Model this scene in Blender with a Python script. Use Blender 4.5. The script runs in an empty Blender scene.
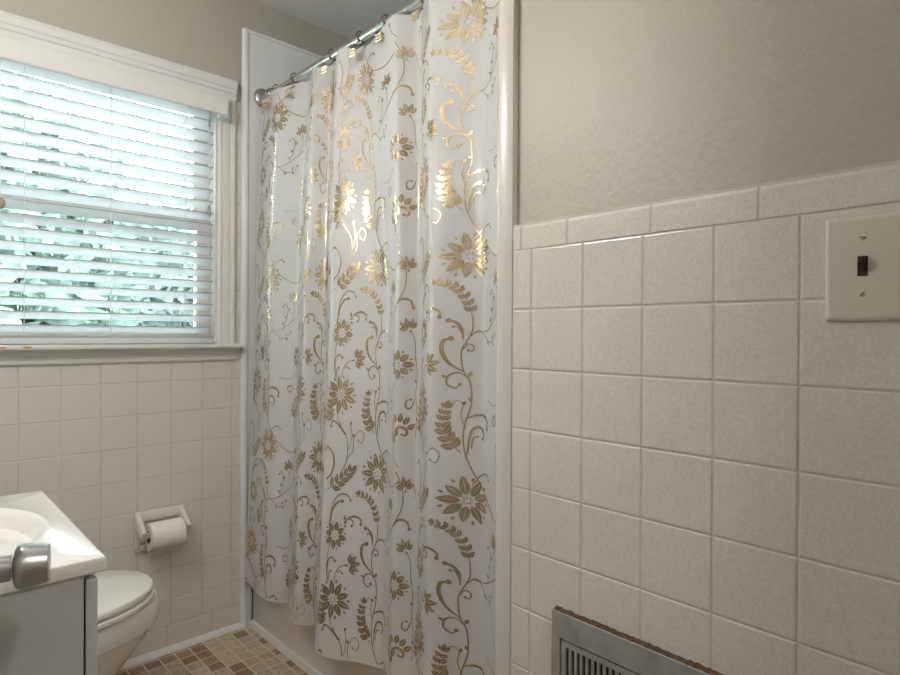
import bpy, bmesh, math, random
import numpy as np
from mathutils import Vector, Matrix

random.seed(7)
rng = np.random.default_rng(7)
C = bpy.context.scene.collection
PI = math.pi
H = 1.116                      # lens height above the floor

# ------------------------------------------------------------------ materials
def newmat(name):
    m = bpy.data.materials.new(name); m.use_nodes = True
    nt = m.node_tree
    return m, nt, nt.nodes['Principled BSDF']

def principled(name, col, rough=.5, metal=0., spec=.5, coat=0., noise=0., nscale=40., bump=0., bscale=60., emit=0.):
    m, nt, b = newmat(name)
    b.inputs['Base Color'].default_value = (*col, 1)
    b.inputs['Roughness'].default_value = rough
    b.inputs['Metallic'].default_value = metal
    b.inputs['Specular IOR Level'].default_value = spec
    b.inputs['Coat Weight'].default_value = coat
    b.inputs['Coat Roughness'].default_value = .08
    if emit:
        b.inputs['Emission Color'].default_value = (1, .965, .92, 1)
        b.inputs['Emission Strength'].default_value = emit
    if noise or bump:
        tc = nt.nodes.new('ShaderNodeTexCoord')
    if noise:
        n = nt.nodes.new('ShaderNodeTexNoise'); n.inputs['Scale'].default_value = nscale
        n.inputs['Detail'].default_value = 3
        r = nt.nodes.new('ShaderNodeMapRange')
        r.inputs['From Min'].default_value = .3; r.inputs['From Max'].default_value = .7
        r.inputs['To Min'].default_value = 1 - noise; r.inputs['To Max'].default_value = 1 + noise
        mx = nt.nodes.new('ShaderNodeVectorMath'); mx.operation = 'SCALE'
        mx.inputs[0].default_value = col
        nt.links.new(tc.outputs['Object'], n.inputs['Vector'])
        nt.links.new(n.outputs['Fac'], r.inputs['Value'])
        nt.links.new(r.outputs['Result'], mx.inputs['Scale'])
        nt.links.new(mx.outputs['Vector'], b.inputs['Base Color'])
    if bump:
        n2 = nt.nodes.new('ShaderNodeTexNoise'); n2.inputs['Scale'].default_value = bscale
        n2.inputs['Detail'].default_value = 4
        bp = nt.nodes.new('ShaderNodeBump'); bp.inputs['Strength'].default_value = bump
        bp.inputs['Distance'].default_value = .004
        nt.links.new(tc.outputs['Object'], n2.inputs['Vector'])
        nt.links.new(n2.outputs['Fac'], bp.inputs['Height'])
        nt.links.new(bp.outputs['Normal'], b.inputs['Normal'])
    return m

M = {}
M['tile'] = principled('glazed_wall_tile', (.655, .632, .592), .2, noise=.085, nscale=300, bump=.05, bscale=90)
M['grout'] = principled('tile_grout', (.56, .535, .49), .8)
M['plaster'] = principled('taupe_wall_paint', (.435, .41, .365), .46, noise=.035, nscale=160, bump=.22, bscale=70)
M['ceiling'] = principled('ceiling_paint', (.72, .74, .74), .8, bump=.1, bscale=50)
M['trim'] = principled('white_trim_paint', (.70, .70, .685), .35, noise=.015, nscale=20)
M['surround'] = principled('white_surround_plastic', (.74, .76, .77), .22)
M['jambstrip'] = principled('aged_white_plastic', (.66, .625, .59), .25)
M['tub'] = principled('tub_enamel', (.74, .72, .68), .15)
M['porcelain'] = principled('white_porcelain', (.80, .78, .75), .12, coat=.3)
M['seat'] = principled('toilet_seat_plastic', (.82, .81, .78), .2)
M['marble'] = principled('cultured_marble', (.83, .82, .80), .16, coat=.3, noise=.02, nscale=9)
M['cabinet'] = principled('grey_cabinet_paint', (.56, .575, .565), .4, noise=.02, nscale=15)
M['nickel'] = principled('brushed_nickel', (.50, .50, .49), .32, metal=1.)
M['chrome'] = principled('polished_chrome', (.66, .66, .65), .14, metal=1.)
M['bronze'] = principled('dark_ring_metal', (.22, .20, .18), .3, metal=1.)
M['brass'] = principled('pale_gold_ornament', (.70, .62, .48), .28, metal=1.)
M['dark'] = principled('black_gap', (.012, .011, .010), .9)
M['ceramic'] = principled('bone_ceramic', (.72, .69, .64), .16, noise=.02, nscale=60)
M['paper'] = principled('tissue_paper', (.82, .79, .76), .95, bump=.15, bscale=220)
M['card'] = principled('cardboard_core', (.38, .28, .18), .9)
M['plate'] = principled('ivory_switch_plate', (.625, .59, .525), .3)
M['toggle'] = principled('brown_toggle', (.035, .022, .016), .25)
M['steel'] = principled('galvanised_vent_steel', (.36, .355, .34), .5, metal=.3, noise=.16, nscale=38, bump=.08, bscale=70)
M['rust'] = principled('rusty_crust', (.095, .055, .028), .9, noise=.6, nscale=120, bump=.6, bscale=160)
M['cord'] = principled('blind_cord', (.75, .76, .74), .7)
M['wood'] = principled('tan_wooden_tassel', (.36, .27, .20), .5)
M['metaltassel'] = principled('grey_tassel', (.33, .34, .34), .4)
M['clip'] = principled('clear_plastic_clip', (.62, .74, .76), .1)
M['rubber'] = principled('orange_flaked_paint', (.45, .19, .05), .85, noise=.3, nscale=200)
M['door'] = principled('door_paint', (.72, .71, .68), .4)
M['hall'] = principled('hall_paint', (.62, .58, .52), .7)
M['hallfloor'] = principled('hall_floor', (.30, .22, .15), .5, noise=.1, nscale=12)
M['bark'] = principled('bark', (.18, .14, .10), .9, noise=.3, nscale=20)
M['grass'] = principled('grass', (.09, .11, .08), .9, noise=.4, nscale=4)
M['bulb'] = principled('frosted_glass_lamp', (.9, .9, .88), .3, emit=60.)
M['halllamp'] = principled('hall_lamp_glass', (.9, .9, .88), .3, emit=24.)

def leafmat(name, col):
    m, nt, b = newmat(name)
    b.inputs['Roughness'].default_value = .7
    tc = nt.nodes.new('ShaderNodeTexCoord'); n = nt.nodes.new('ShaderNodeTexNoise'); n.inputs['Scale'].default_value = 5
    n.inputs['Detail'].default_value = 3
    r = nt.nodes.new('ShaderNodeMapRange'); r.inputs['From Min'].default_value = .3; r.inputs['From Max'].default_value = .7
    r.inputs['To Min'].default_value = .5; r.inputs['To Max'].default_value = 1.6
    v = nt.nodes.new('ShaderNodeVectorMath'); v.operation = 'SCALE'; v.inputs[0].default_value = col
    t = nt.nodes.new('ShaderNodeBsdfTranslucent')
    mx = nt.nodes.new('ShaderNodeMixShader'); mx.inputs[0].default_value = .4
    out = nt.nodes['Material Output']
    nt.links.new(tc.outputs['Object'], n.inputs['Vector']); nt.links.new(n.outputs['Fac'], r.inputs['Value']); nt.links.new(r.outputs[0], v.inputs['Scale'])
    nt.links.new(v.outputs[0], b.inputs['Base Color']); nt.links.new(v.outputs[0], t.inputs['Color'])
    nt.links.new(b.outputs[0], mx.inputs[1]); nt.links.new(t.outputs[0], mx.inputs[2])
    nt.links.new(mx.outputs[0], out.inputs['Surface'])
    return m
M['leafA'] = leafmat('leaf_green', (.055, .080, .068))
M['leafB'] = leafmat('leaf_pale_green', (.060, .084, .074))
M['leafC'] = leafmat('leaf_blue_green', (.052, .072, .065))

# curtain fabric: satin white cloth that lets some light through
def fabric():
    m, nt, b = newmat('white_satin_curtain')
    b.inputs['Base Color'].default_value = (.71, .705, .705, 1)
    b.inputs['Roughness'].default_value = .33
    b.inputs['Specular IOR Level'].default_value = .45
    t = nt.nodes.new('ShaderNodeBsdfTranslucent'); t.inputs['Color'].default_value = (.85, .84, .83, 1)
    mx = nt.nodes.new('ShaderNodeMixShader'); mx.inputs[0].default_value = .22
    out = nt.nodes['Material Output']
    nt.links.new(b.outputs[0], mx.inputs[1]); nt.links.new(t.outputs[0], mx.inputs[2])
    nt.links.new(mx.outputs[0], out.inputs['Surface'])
    return m
M['fabric'] = fabric()
M['foil'] = principled('gold_foil_print', (.60, .49, .325), .27, metal=.8, noise=.16, nscale=70)

def slatmat():
    m, nt, b = newmat('white_blind_slat')
    b.inputs['Base Color'].default_value = (.88, .88, .88, 1)
    b.inputs['Roughness'].default_value = .4
    t = nt.nodes.new('ShaderNodeBsdfTranslucent'); t.inputs['Color'].default_value = (.93, .94, .95, 1)
    mx = nt.nodes.new('ShaderNodeMixShader'); mx.inputs[0].default_value = .62
    out = nt.nodes['Material Output']
    nt.links.new(b.outputs[0], mx.inputs[1]); nt.links.new(t.outputs[0], mx.inputs[2])
    nt.links.new(mx.outputs[0], out.inputs['Surface'])
    return m
M['slat'] = slatmat()
M['slatedgeshade'] = principled('painted_shade_slat_edge', (.34, .36, .36), .8)  # grey puts the shaded edge line into the colour of white slats

def glassmat():
    m = bpy.data.materials.new('window_glass'); m.use_nodes = True
    nt = m.node_tree; nt.nodes.remove(nt.nodes['Principled BSDF'])
    tr = nt.nodes.new('ShaderNodeBsdfTransparent'); tr.inputs['Color'].default_value = (.93, .97, .96, 1)
    gl = nt.nodes.new('ShaderNodeBsdfGlossy'); gl.inputs['Roughness'].default_value = .02
    fr = nt.nodes.new('ShaderNodeFresnel'); fr.inputs['IOR'].default_value = 1.45
    mx = nt.nodes.new('ShaderNodeMixShader')
    nt.links.new(fr.outputs[0], mx.inputs[0]); nt.links.new(tr.outputs[0], mx.inputs[1]); nt.links.new(gl.outputs[0], mx.inputs[2])
    nt.links.new(mx.outputs[0], nt.nodes['Material Output'].inputs['Surface'])
    return m
M['glass'] = glassmat()

# floor mosaic: 2 inch stone squares, a random stone colour per square, pale grout
def mosaic():
    m, nt, b = newmat('stone_mosaic')
    N = nt.nodes.new; L = nt.links.new
    tc = N('ShaderNodeTexCoord')
    sub = N('ShaderNodeVectorMath'); sub.operation = 'SUBTRACT'; sub.inputs[1].default_value = (.5751, 2.167, 0)
    L(tc.outputs['Object'], sub.inputs[0])
    sc = N('ShaderNodeVectorMath'); sc.operation = 'SCALE'; sc.inputs['Scale'].default_value = 1/.0507
    L(sub.outputs[0], sc.inputs[0])
    fl = N('ShaderNodeVectorMath'); fl.operation = 'FLOOR'; L(sc.outputs[0], fl.inputs[0])
    fc = N('ShaderNodeVectorMath'); fc.operation = 'FRACTION'; L(sc.outputs[0], fc.inputs[0])
    sp = N('ShaderNodeSeparateXYZ'); L(fc.outputs[0], sp.inputs[0])
    def edge(o):
        a = N('ShaderNodeMath'); a.operation = 'SUBTRACT'; L(o, a.inputs[0]); a.inputs[1].default_value = .5
        c = N('ShaderNodeMath'); c.operation = 'ABSOLUTE'; L(a.outputs[0], c.inputs[0]); return c.outputs[0]
    mxm = N('ShaderNodeMath'); mxm.operation = 'MAXIMUM'; L(edge(sp.outputs[0]), mxm.inputs[0]); L(edge(sp.outputs[1]), mxm.inputs[1])
    mask = N('ShaderNodeMapRange'); mask.inputs['From Min'].default_value = .44; mask.inputs['From Max'].default_value = .465
    L(mxm.outputs[0], mask.inputs['Value'])
    wn = N('ShaderNodeTexWhiteNoise'); wn.noise_dimensions = '3D'; L(fl.outputs[0], wn.inputs['Vector'])
    ramp = N('ShaderNodeValToRGB'); e = ramp.color_ramp.elements
    e[0].position = 0; e[0].color = (.24, .155, .09, 1)
    e[1].position = 1; e[1].color = (.50, .44, .35, 1)
    for p, c in ((.16, (.33, .22, .125, 1)), (.32, (.44, .325, .21, 1)), (.52, (.52, .42, .31, 1)), (.72, (.42, .36, .285, 1))):
        x = e.new(p); x.color = c
    ramp.color_ramp.interpolation = 'CONSTANT'
    L(wn.outputs['Value'], ramp.inputs[0])
    nz = N('ShaderNodeTexNoise'); nz.inputs['Scale'].default_value = 55; nz.inputs['Detail'].default_value = 5; nz.inputs['Distortion'].default_value = 1.2
    L(tc.outputs['Object'], nz.inputs['Vector'])
    mr = N('ShaderNodeMapRange'); mr.inputs['From Min'].default_value = .3; mr.inputs['From Max'].default_value = .7
    mr.inputs['To Min'].default_value = .72; mr.inputs['To Max'].default_value = 1.25
    L(nz.outputs['Fac'], mr.inputs['Value'])
    vm = N('ShaderNodeVectorMath'); vm.operation = 'SCALE'; L(ramp.outputs[0], vm.inputs[0]); L(mr.outputs[0], vm.inputs['Scale'])
    mix = N('ShaderNodeMix'); mix.data_type = 'RGBA'
    L(mask.outputs[0], mix.inputs['Factor']); L(vm.outputs[0], mix.inputs['A']); mix.inputs['B'].default_value = (.58, .53, .46, 1)
    L(mix.outputs['Result'], b.inputs['Base Color'])
    b.inputs['Roughness'].default_value = .45
    inv = N('ShaderNodeMath'); inv.operation = 'SUBTRACT'; inv.inputs[0].default_value = 1; L(mask.outputs[0], inv.inputs[1])
    bp = N('ShaderNodeBump'); bp.inputs['Strength'].default_value = .5; bp.inputs['Distance'].default_value = .003
    L(inv.outputs[0], bp.inputs['Height']); L(bp.outputs[0], b.inputs['Normal'])
    return m
M['mosaic'] = mosaic()

# ------------------------------------------------------------------ object helpers
ROOT = {}
def props(o, label, cat, group=None, kind=None):
    o['label'] = label; o['category'] = cat
    if group: o['group'] = group
    if kind: o['kind'] = kind
    return o

def thing(name, loc, label, cat, group=None, kind=None):
    o = bpy.data.objects.new(name, None); C.objects.link(o)
    o.empty_display_size = .05
    o.location = loc
    ROOT[o] = Vector(loc)
    return props(o, label, cat, group, kind)

def top_loc(o):
    while o.parent: o = o.parent
    return ROOT.get(o, Vector((0, 0, 0)))

def link_mesh(name, me, mats, parent=None, smooth=False, origin=None, label=None):
    mats = mats if isinstance(mats, (list, tuple)) else [mats]
    for m in mats: me.materials.append(m)
    if smooth:
        me.polygons.foreach_set('use_smooth', [True]*len(me.polygons))
    o = bpy.data.objects.new(name, me); C.objects.link(o)
    if parent:
        me.transform(Matrix.Translation(-top_loc(parent)))
        o.parent = parent
    elif origin is not None:
        me.transform(Matrix.Translation(-Vector(origin))); o.location = origin; ROOT[o] = Vector(origin)
    if label: o['label'] = label
    return o

def fin(name, bm, mats, parent=None, smooth=False, origin=None, label=None, angle=None):
    bmesh.ops.recalc_face_normals(bm, faces=bm.faces)
    me = bpy.data.meshes.new(name)
    if angle is not None:
        for f in bm.faces: f.smooth = True
        a = math.radians(angle)
        for e in bm.edges:
            if len(e.link_faces) == 2 and e.calc_face_angle(0) > a: e.smooth = False
    bm.to_mesh(me); bm.free()
    o = link_mesh(name, me, mats, parent, smooth, origin, label)
    return o

def box(bm, x0, x1, y0, y1, z0, z1, bev=0, seg=2, mi=0):
    vs = [bm.verts.new((x, y, z)) for z in (z0, z1) for y in (y0, y1) for x in (x0, x1)]
    fs = [bm.faces.new([vs[i] for i in q]) for q in ((0, 2, 3, 1), (4, 5, 7, 6), (0, 1, 5, 4), (2, 6, 7, 3), (0, 4, 6, 2), (1, 3, 7, 5))]
    for f in fs: f.material_index = mi
    if bev:
        es = list({e for f in fs for e in f.edges})
        r = bmesh.ops.bevel(bm, geom=es, offset=bev, segments=seg, profile=.5, affect='EDGES')
        for f in r['faces']: f.material_index = mi
    return vs

def bx(*a, **k):
    bm = bmesh.new(); box(bm, *a, **k); return bm

def frame_of(t, ref=Vector((0, 0, 1))):
    t = t.normalized()
    if abs(t.dot(ref)) > .95: ref = Vector((1, 0, 0))
    a = t.cross(ref).normalized(); b = a.cross(t).normalized()
    return a, b

def tube(bm, pts, r, n=12, cap=True, mi=0):
    pts = [Vector(p) for p in pts]
    rs = r if isinstance(r, (list, tuple)) else [r]*len(pts)
    rings = []; a = None
    for i, p in enumerate(pts):
        t = (pts[min(i+1, len(pts)-1)] - pts[max(i-1, 0)])
        if a is None: a, b = frame_of(t)
        else:
            t = t.normalized(); a = (a - t*a.dot(t)).normalized(); b = a.cross(t).normalized()
        rings.append([bm.verts.new(p + a*math.cos(2*PI*k/n)*rs[i] + b*math.sin(2*PI*k/n)*rs[i]) for k in range(n)])
    for u, v in zip(rings, rings[1:]):
        for k in range(n):
            f = bm.faces.new((u[k], u[(k+1) % n], v[(k+1) % n], v[k])); f.material_index = mi
    if cap:
        for rr in (rings[0], rings[-1]):
            f = bm.faces.new(rr); f.material_index = mi

def lathe(bm, o, axis, prof, n=32, mi=0):
    """prof: list of (t along axis, radius)"""
    o = Vector(o); ax = Vector(axis).normalized(); a, b = frame_of(ax)
    rings = []
    for t, r in prof:
        if r < 1e-6: rings.append([bm.verts.new(o + ax*t)])
        else: rings.append([bm.verts.new(o + ax*t + (a*math.cos(2*PI*k/n) + b*math.sin(2*PI*k/n))*r) for k in range(n)])
    for u, v in zip(rings, rings[1:]):
        for k in range(n):
            q = [u[k % len(u)], u[(k+1) % len(u)], v[(k+1) % len(v)], v[k % len(v)]]
            q = list(dict.fromkeys(q))
            if len(q) >= 3:
                f = bm.faces.new(q); f.material_index = mi

def loft(bm, rings, cap=True):
    R = [[bm.verts.new(p) for p in r] for r in rings]
    n = len(R[0])
    for u, v in zip(R, R[1:]):
        for k in range(n): bm.faces.new((u[k], u[(k+1) % n], v[(k+1) % n], v[k]))
    if cap:
        bm.faces.new(R[0]); bm.faces.new(R[-1])
    return R

def profile_extrude(bm, prof, place, s0, s1):
    """prof: closed 2D polygon (a,b); place(a,b,s) -> point"""
    A = [bm.verts.new(place(a, b, s0)) for a, b in prof]
    B = [bm.verts.new(place(a, b, s1)) for a, b in prof]
    n = len(prof)
    for k in range(n): bm.faces.new((A[k], A[(k+1) % n], B[(k+1) % n], B[k]))
    bm.faces.new(A); bm.faces.new(B)

# ------------------------------------------------------------------ room figures
YB = 2.1965     # tile face of the window wall
YP = 2.2085     # its plaster face
XR = .8487      # tile face of the right wall
XP = .862       # its plaster face
XL = -.20       # left wall
YN = .10        # inner face of the doorway wall
ZC = 2.395      # ceiling
XT = 1.80       # long tub wall
YE = .78        # near end of the tub alcove
P = .1095       # wall tile pitch
GB = (.2854, H - .1697)    # tile grid origin on the window wall (X, z)
GR = (.6916, H + .1553)    # tile grid origin on the right wall (Y, z)

def tiles(name, cells, to3, parent, gap=.0011, bev=.0018, depth=.0015):
    """cells: list of (a0,a1,b0,b1); to3(a,b,d): d = height above the face"""
    v = []; f = []
    for a0, a1, b0, b1 in cells:
        a0 += gap; a1 -= gap; b0 += gap; b1 -= gap
        if a1-a0 < .004 or b1-b0 < .004: continue
        j = .00012*random.uniform(-1, 1)
        base = len(v)
        for ins, d in ((0, -depth), (.0004, -.0009), (bev*.6, -.0003), (bev*1.5, 0)):
            ins = min(ins, (a1-a0)*.45, (b1-b0)*.45)
            for a, b in ((a0+ins, b0+ins), (a1-ins, b0+ins), (a1-ins, b1-ins), (a0+ins, b1-ins)):
                v.append(to3(a, b, d + j))
        for r in range(3):
            for k in range(4):
                f.append((base+r*4+k, base+r*4+(k+1) % 4, base+r*4+4+(k+1) % 4, base+r*4+4+k))
        f.append((base+12, base+13, base+14, base+15))
    me = bpy.data.meshes.new(name); me.from_pydata(v, [], f)
    bm = bmesh.new(); bm.from_mesh(me); bmesh.ops.recalc_face_normals(bm, faces=bm.faces); bm.to_mesh(me); bm.free()
    return link_mesh(name, me, M['tile'], parent)

def cut_cells(a_lines, b_lines, holes=()):
    out = []
    for a0, a1 in zip(a_lines, a_lines[1:]):
        for b0, b1 in zip(b_lines, b_lines[1:]):
            rs = [(a0, a1, b0, b1)]
            for h in holes:
                nr = []
                for (x0, x1, y0, y1) in rs:
                    if x1 <= h[0] or x0 >= h[1] or y1 <= h[2] or y0 >= h[3]: nr.append((x0, x1, y0, y1)); continue
                    if x0 < h[0]: nr.append((x0, h[0], y0, y1))
                    if x1 > h[1]: nr.append((h[1], x1, y0, y1))
                    xa, xb = max(x0, h[0]), min(x1, h[1])
                    if y0 < h[2]: nr.append((xa, xb, y0, h[2]))
                    if y1 > h[3]: nr.append((xa, xb, h[3], y1))
                rs = nr
            out += rs
    return out

def lines(lo, hi, org, p):
    k0 = math.ceil((lo-org)/p + 1e-6); k1 = math.floor((hi-org)/p - 1e-6)
    return [lo] + [org + k*p for k in range(k0, k1+1)] + [hi]

def structure(name, bm, mat, label, cat, **k):
    o = fin(name, bm, mat, **k)
    return props(o, label, cat, kind='structure')

# floor, ceiling
structure('floor', bx(XL-.12, XT+.1, YN-.02, YP+.12, -.06, 0), M['mosaic'], 'mosaic floor of small tan and brown stone squares with pale grout', 'floor')
structure('ceiling', bx(XL-.12, XT+.1, YN-.16, YP+.12, ZC, ZC+.1), M['ceiling'], 'flat grey-white ceiling over the tub corner', 'ceiling')

# window wall with its opening
WX0, WX1, WZ0, WZ1 = -.035, .880, H-.045, H+.875
bm = bmesh.new()
box(bm, XL-.12, WX0, YP, YP+.12, 0, ZC); box(bm, WX1, XT+.1, YP, YP+.12, 0, ZC)
box(bm, WX0, WX1, YP, YP+.12, 0, WZ0); box(bm, WX0, WX1, YP, YP+.12, WZ1, ZC)
wb = structure('wall_back', bm, M['plaster'], 'taupe painted window wall, tiled in beige below and beside the window', 'wall')
# thin set bed behind the tiles
TZ = H + .868                      # top of the tiles beside the tub
bm = bmesh.new()
bt = YB + .0014
box(bm, XL, .90, bt, YP, 0, H-.03); box(bm, .90, .985, bt, YP, 0, TZ)
fin('tile_bed', bm, M['grout'], wb)
al = lines(XL, .985, GB[0], P)
bl = [z for z in lines(.0905, TZ, GB[1], P) if z > .1 or z < .0906]
bl = sorted(set([.0905] + [GB[1]-P*k for k in range(8)] + [GB[1]+P*k for k in range(1, 10) if GB[1]+P*k < TZ] + [TZ]))
cells = cut_cells(al, bl, [(-.2, .93, H-.06, 9)])
base_a = lines(XL, .985, .7103, .1555)
cells += cut_cells(base_a, [.012, .0905])
tiles('tile_field', cells, lambda a, b, d: (a, YB-d, b), wb)

# left wall
wl = structure('wall_left', bx(XL-.12, XL, YN-.1, YP+.12, 0, ZC), M['plaster'], 'left wall behind the vanity and toilet', 'wall')
fin('tile_bed', bx(XL, XL+.010, YN, YB, 0, H+.2), M['grout'], wl)
tiles('tile_field', cut_cells(lines(YN, YB, GR[0], P), lines(.012, H+.2, GR[1], P)), lambda a, b, d: (XL+.012+d, a, b), wl)

# right wall (a wing wall that ends at the tub alcove)
wr = structure('wall_right', bx(XP, 1.02, YN-.12, .7618, 0, ZC), M['plaster'], 'right wall with taupe paint above pale speckled beige tiles', 'wall')
fin('tile_bed', bx(XR+.0014, XP, YN, .7372, 0, H+.2035), M['grout'], wr)
VENT = (.215, .632, .25, H-.473)
bl = [.012] + [GR[1]-P*k for k in range(11, -1, -1) if GR[1]-P*k > .03]
cells = cut_cells(lines(YN, .7368, GR[0], P), bl)
tiles('tile_field', cells, lambda a, b, d: (XR-d, a, b), wr)
# bullnose cap row
capx = [YN, .149, .3045, .4601, .6146, .7161, .7368]
v = []
bm = bmesh.new()
for y0, y1 in zip(capx, capx[1:]):
    y0 += .0011; y1 -= .0011
    z0, z1 = GR[1]+.0011, H+.2045
    pr = [(XP, z0), (XR, z0), (XR, z1-.010), (XR+.0012, z1-.0055), (XR+.0042, z1-.0018), (XR+.0085, z1), (XP, z1)]
    profile_extrude(bm, pr, lambda a, b, s: (a, s, b), y0, y1)
bmesh.ops.bevel(bm, geom=[e for e in bm.edges if abs((e.verts[0].co-e.verts[1].co).y) < 1e-6], offset=.0012, segments=1, affect='EDGES')
fin('bullnose_row', bm, M['tile'], wr)

# doorway wall and the hall behind the lens
DX0, DX1, DZ = -.10, .72, 2.05
bm = bmesh.new()
box(bm, XL-.12, DX0, YN-.12, YN, 0, ZC); box(bm, DX1, XP+.02, YN-.12, YN, 0, ZC); box(bm, DX0, DX1, YN-.12, YN, DZ, ZC)
structure('wall_front', bm, M['plaster'], 'doorway wall around the bathroom entrance', 'wall')
# alcove walls
structure('wall_alcove', bx(XT, XT+.1, YE-.12, YP+.12, 0, ZC), M['plaster'], 'long wall behind the bathtub', 'wall')
structure('wall_end', bx(1.02, XT+.1, YE-.12, YE-.018, 0, ZC), M['plaster'], 'end wall of the tub alcove nearest the door', 'wall')
# hall box
HY = -1.35
bm = bmesh.new()
box(bm, -1.0, 1.9, HY-.1, HY, 0, ZC); box(bm, -1.1, -1.0, HY-.1, YN-.02, 0, ZC); box(bm, 1.9, 2.0, HY-.1, YN-.02, 0, ZC)
box(bm, -1.0, XL-.11, YN-.12, YN-.02, 0, ZC); box(bm, 1.0, 1.95, YN-.12, YN-.02, 0, ZC)
structure('wall_hall', bm, M['hall'], 'hall walls outside the bathroom door', 'wall')
structure('floor_hall', bx(-1.1, 2.0, HY-.1, YN-.02, -.06, 0), M['hallfloor'], 'brown hall floor outside the bathroom', 'floor')
structure('ceiling_hall', bx(-1.1, 2.0, HY-.1, YN-.16, ZC, ZC+.1), M['ceiling'], 'hall ceiling outside the bathroom', 'ceiling')

# base cove along the window wall
bm = bmesh.new()
pr = [(YB+.002, 0), (YB-.0175, 0), (YB-.0172, .006), (YB-.013, .012), (YB-.006, .017), (YB-.001, .0195), (YB+.002, .0195)]
profile_extrude(bm, pr, lambda a, b, s: (s, a, b), XL+.012, .985)
structure('baseboard_back', bm, M['trim'], 'white rounded cove strip where beige wall tiles meet mosaic floor', 'baseboard', angle=50)

# ------------------------------------------------------------------ tub surround
SY = YB - .010
bm = bmesh.new()
box(bm, .999, XT-.002, SY+.002, YP-.0005, .36, H+1.140); box(bm, .999, 1.018, SY+.001, YP-.0005, 0, .37)
sp = structure('trim_1', bm, M['surround'], 'white plastic tub surround panel on the window wall behind the shower rod', 'wall panel')
bm = bmesh.new()
pr = [(.974, YB+.003)]
for k in range(7):
    a = PI - k*PI/2/6
    pr.append((.985+.011*math.cos(a), SY-.004+.009-.011*math.sin(a)+.002))
for k in range(7):
    a = PI/2 - k*PI/2/6
    pr.append((.990+.011*math.cos(a), SY-.004+.011-.011*math.sin(a)))
pr.append((1.001, YB+.003))
profile_extrude(bm, pr, lambda a, b, s: (a, b, s), .0, H+1.148)
fin('edge_strip', bm, M['surround'], sp, angle=40)
fin('top_strip', bx(.985, XT-.002, SY-.004, YP-.0005, H+1.136, H+1.148, bev=.003), M['surround'], sp)
structure('trim_2', bx(XT-.012, XT-.0005, YE+.012, SY, .36, H+1.148, bev=.003), M['surround'], 'white plastic tub surround panel on the long alcove wall', 'wall panel')
bm = bmesh.new()
pr = [(.900, .7625), (.900, .7375), (XR-.001, .7375)] + [(XR-.001-.006*math.sin(PI*.5*q_/6), .7375+.0270*q_/7) for q_ in range(1, 7)]
for k in range(9):
    a = PI + k*(-PI/2)/8
    pr.append((XR-.007+.010+.010*math.cos(a), .7650+.010*math.sin(a)))
pr.append((.900, .7750))
profile_extrude(bm, pr, lambda a, b, s: (a, b, s), .0, ZC-.001)
tj = structure('trim_3', bm, M['jambstrip'], 'white rounded plastic corner strip between the curtain and the right wall tiles', 'trim', angle=40)
fin('end_panel', bx(.9005, XT-.013, YE-.017, YE, .36, H+1.148, bev=.002), M['surround'], tj)

# ------------------------------------------------------------------ bathtub
tub = thing('bathtub', (1.4, 1.48, 0), 'white bathtub whose apron shows below the floral curtain hem', 'bathtub')
AX = 1.019
bm = bmesh.new()
x0, x1, y0, y1 = AX+.0125, XT-.013, YE+.0005, SY-.0045
ht = .375
n = 64
def ell(cx, cy, a, b, z, p=3.2):
    out = []
    for k in range(n):
        t = 2*PI*k/n; c, s = math.cos(t), math.sin(t)
        out.append((cx + a*math.copysign(abs(c)**(2/p), c), cy + b*math.copysign(abs(s)**(2/p), s), z))
    return out
cx, cy = (x0+x1)/2, (y0+y1)/2; a, b = (x1-x0)/2, (y1-y0)/2
loft(bm, [ell(cx, cy, a, b, 0, 40), ell(cx, cy, a, b, ht-.015, 40), ell(cx, cy, a-.005, b-.005, ht, 30),
          ell(cx, cy, a-.07, b-.07, ht, 5), ell(cx, cy, a-.09, b-.085, ht-.02, 4.5), ell(cx, cy, a-.14, b-.15, .12, 4), ell(cx, cy, a-.22, b-.28, .09, 3)])
fin('tub_shell', bm, M['tub'], tub, angle=35)
fin('apron', bx(AX, AX+.012, YE+.0005, SY-.0045, 0, ht-.012, bev=.003), M['tub'], tub, angle=40)
bm = bmesh.new()
pr = [(AX+.002, 0), (AX-.015, 0), (AX-.010, .017), (AX-.008, .0205), (AX-.005, .022), (AX+.002, .022)]
profile_extrude(bm, pr, lambda p_, q_, s: (p_, s, q_), YE+.001, SY-.005)
fin('base_moulding', bm, M['trim'], tub, angle=40)

# ------------------------------------------------------------------ shower rod and rings
RX, RZ = 1.055, H+.902
rod = thing('shower_rod', (RX, 1.48, RZ), 'polished chrome shower rod running from the round wall flange above the floral curtain', 'curtain rod')
bm = bmesh.new(); tube(bm, [(RX, YE+.002, RZ), (RX, 2.12, RZ)], .0125, 20); fin('rod_tube', bm, M['chrome'], rod, angle=40)
bm = bmesh.new(); lathe(bm, (RX, SY+.0015, RZ), (0, -1, 0), [(0, 0), (0, .036), (.004, .038), (.010, .036), (.016, .028), (.019, .018), (.030, .016), (.030, 0)], 36)
fin('wall_flange', bm, M['nickel'], rod, angle=35)
bm = bmesh.new(); lathe(bm, (RX, SY-.022, RZ), (0, -1, 0), [(0, 0), (0, .0155), (.020, .0155), (.022, .0185), (.034, .0185), (.036, .0150), (.052, .0150), (.054, .0125), (.054, 0)], 28)
fin('end_collar', bm, M['nickel'], rod, angle=35)

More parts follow.
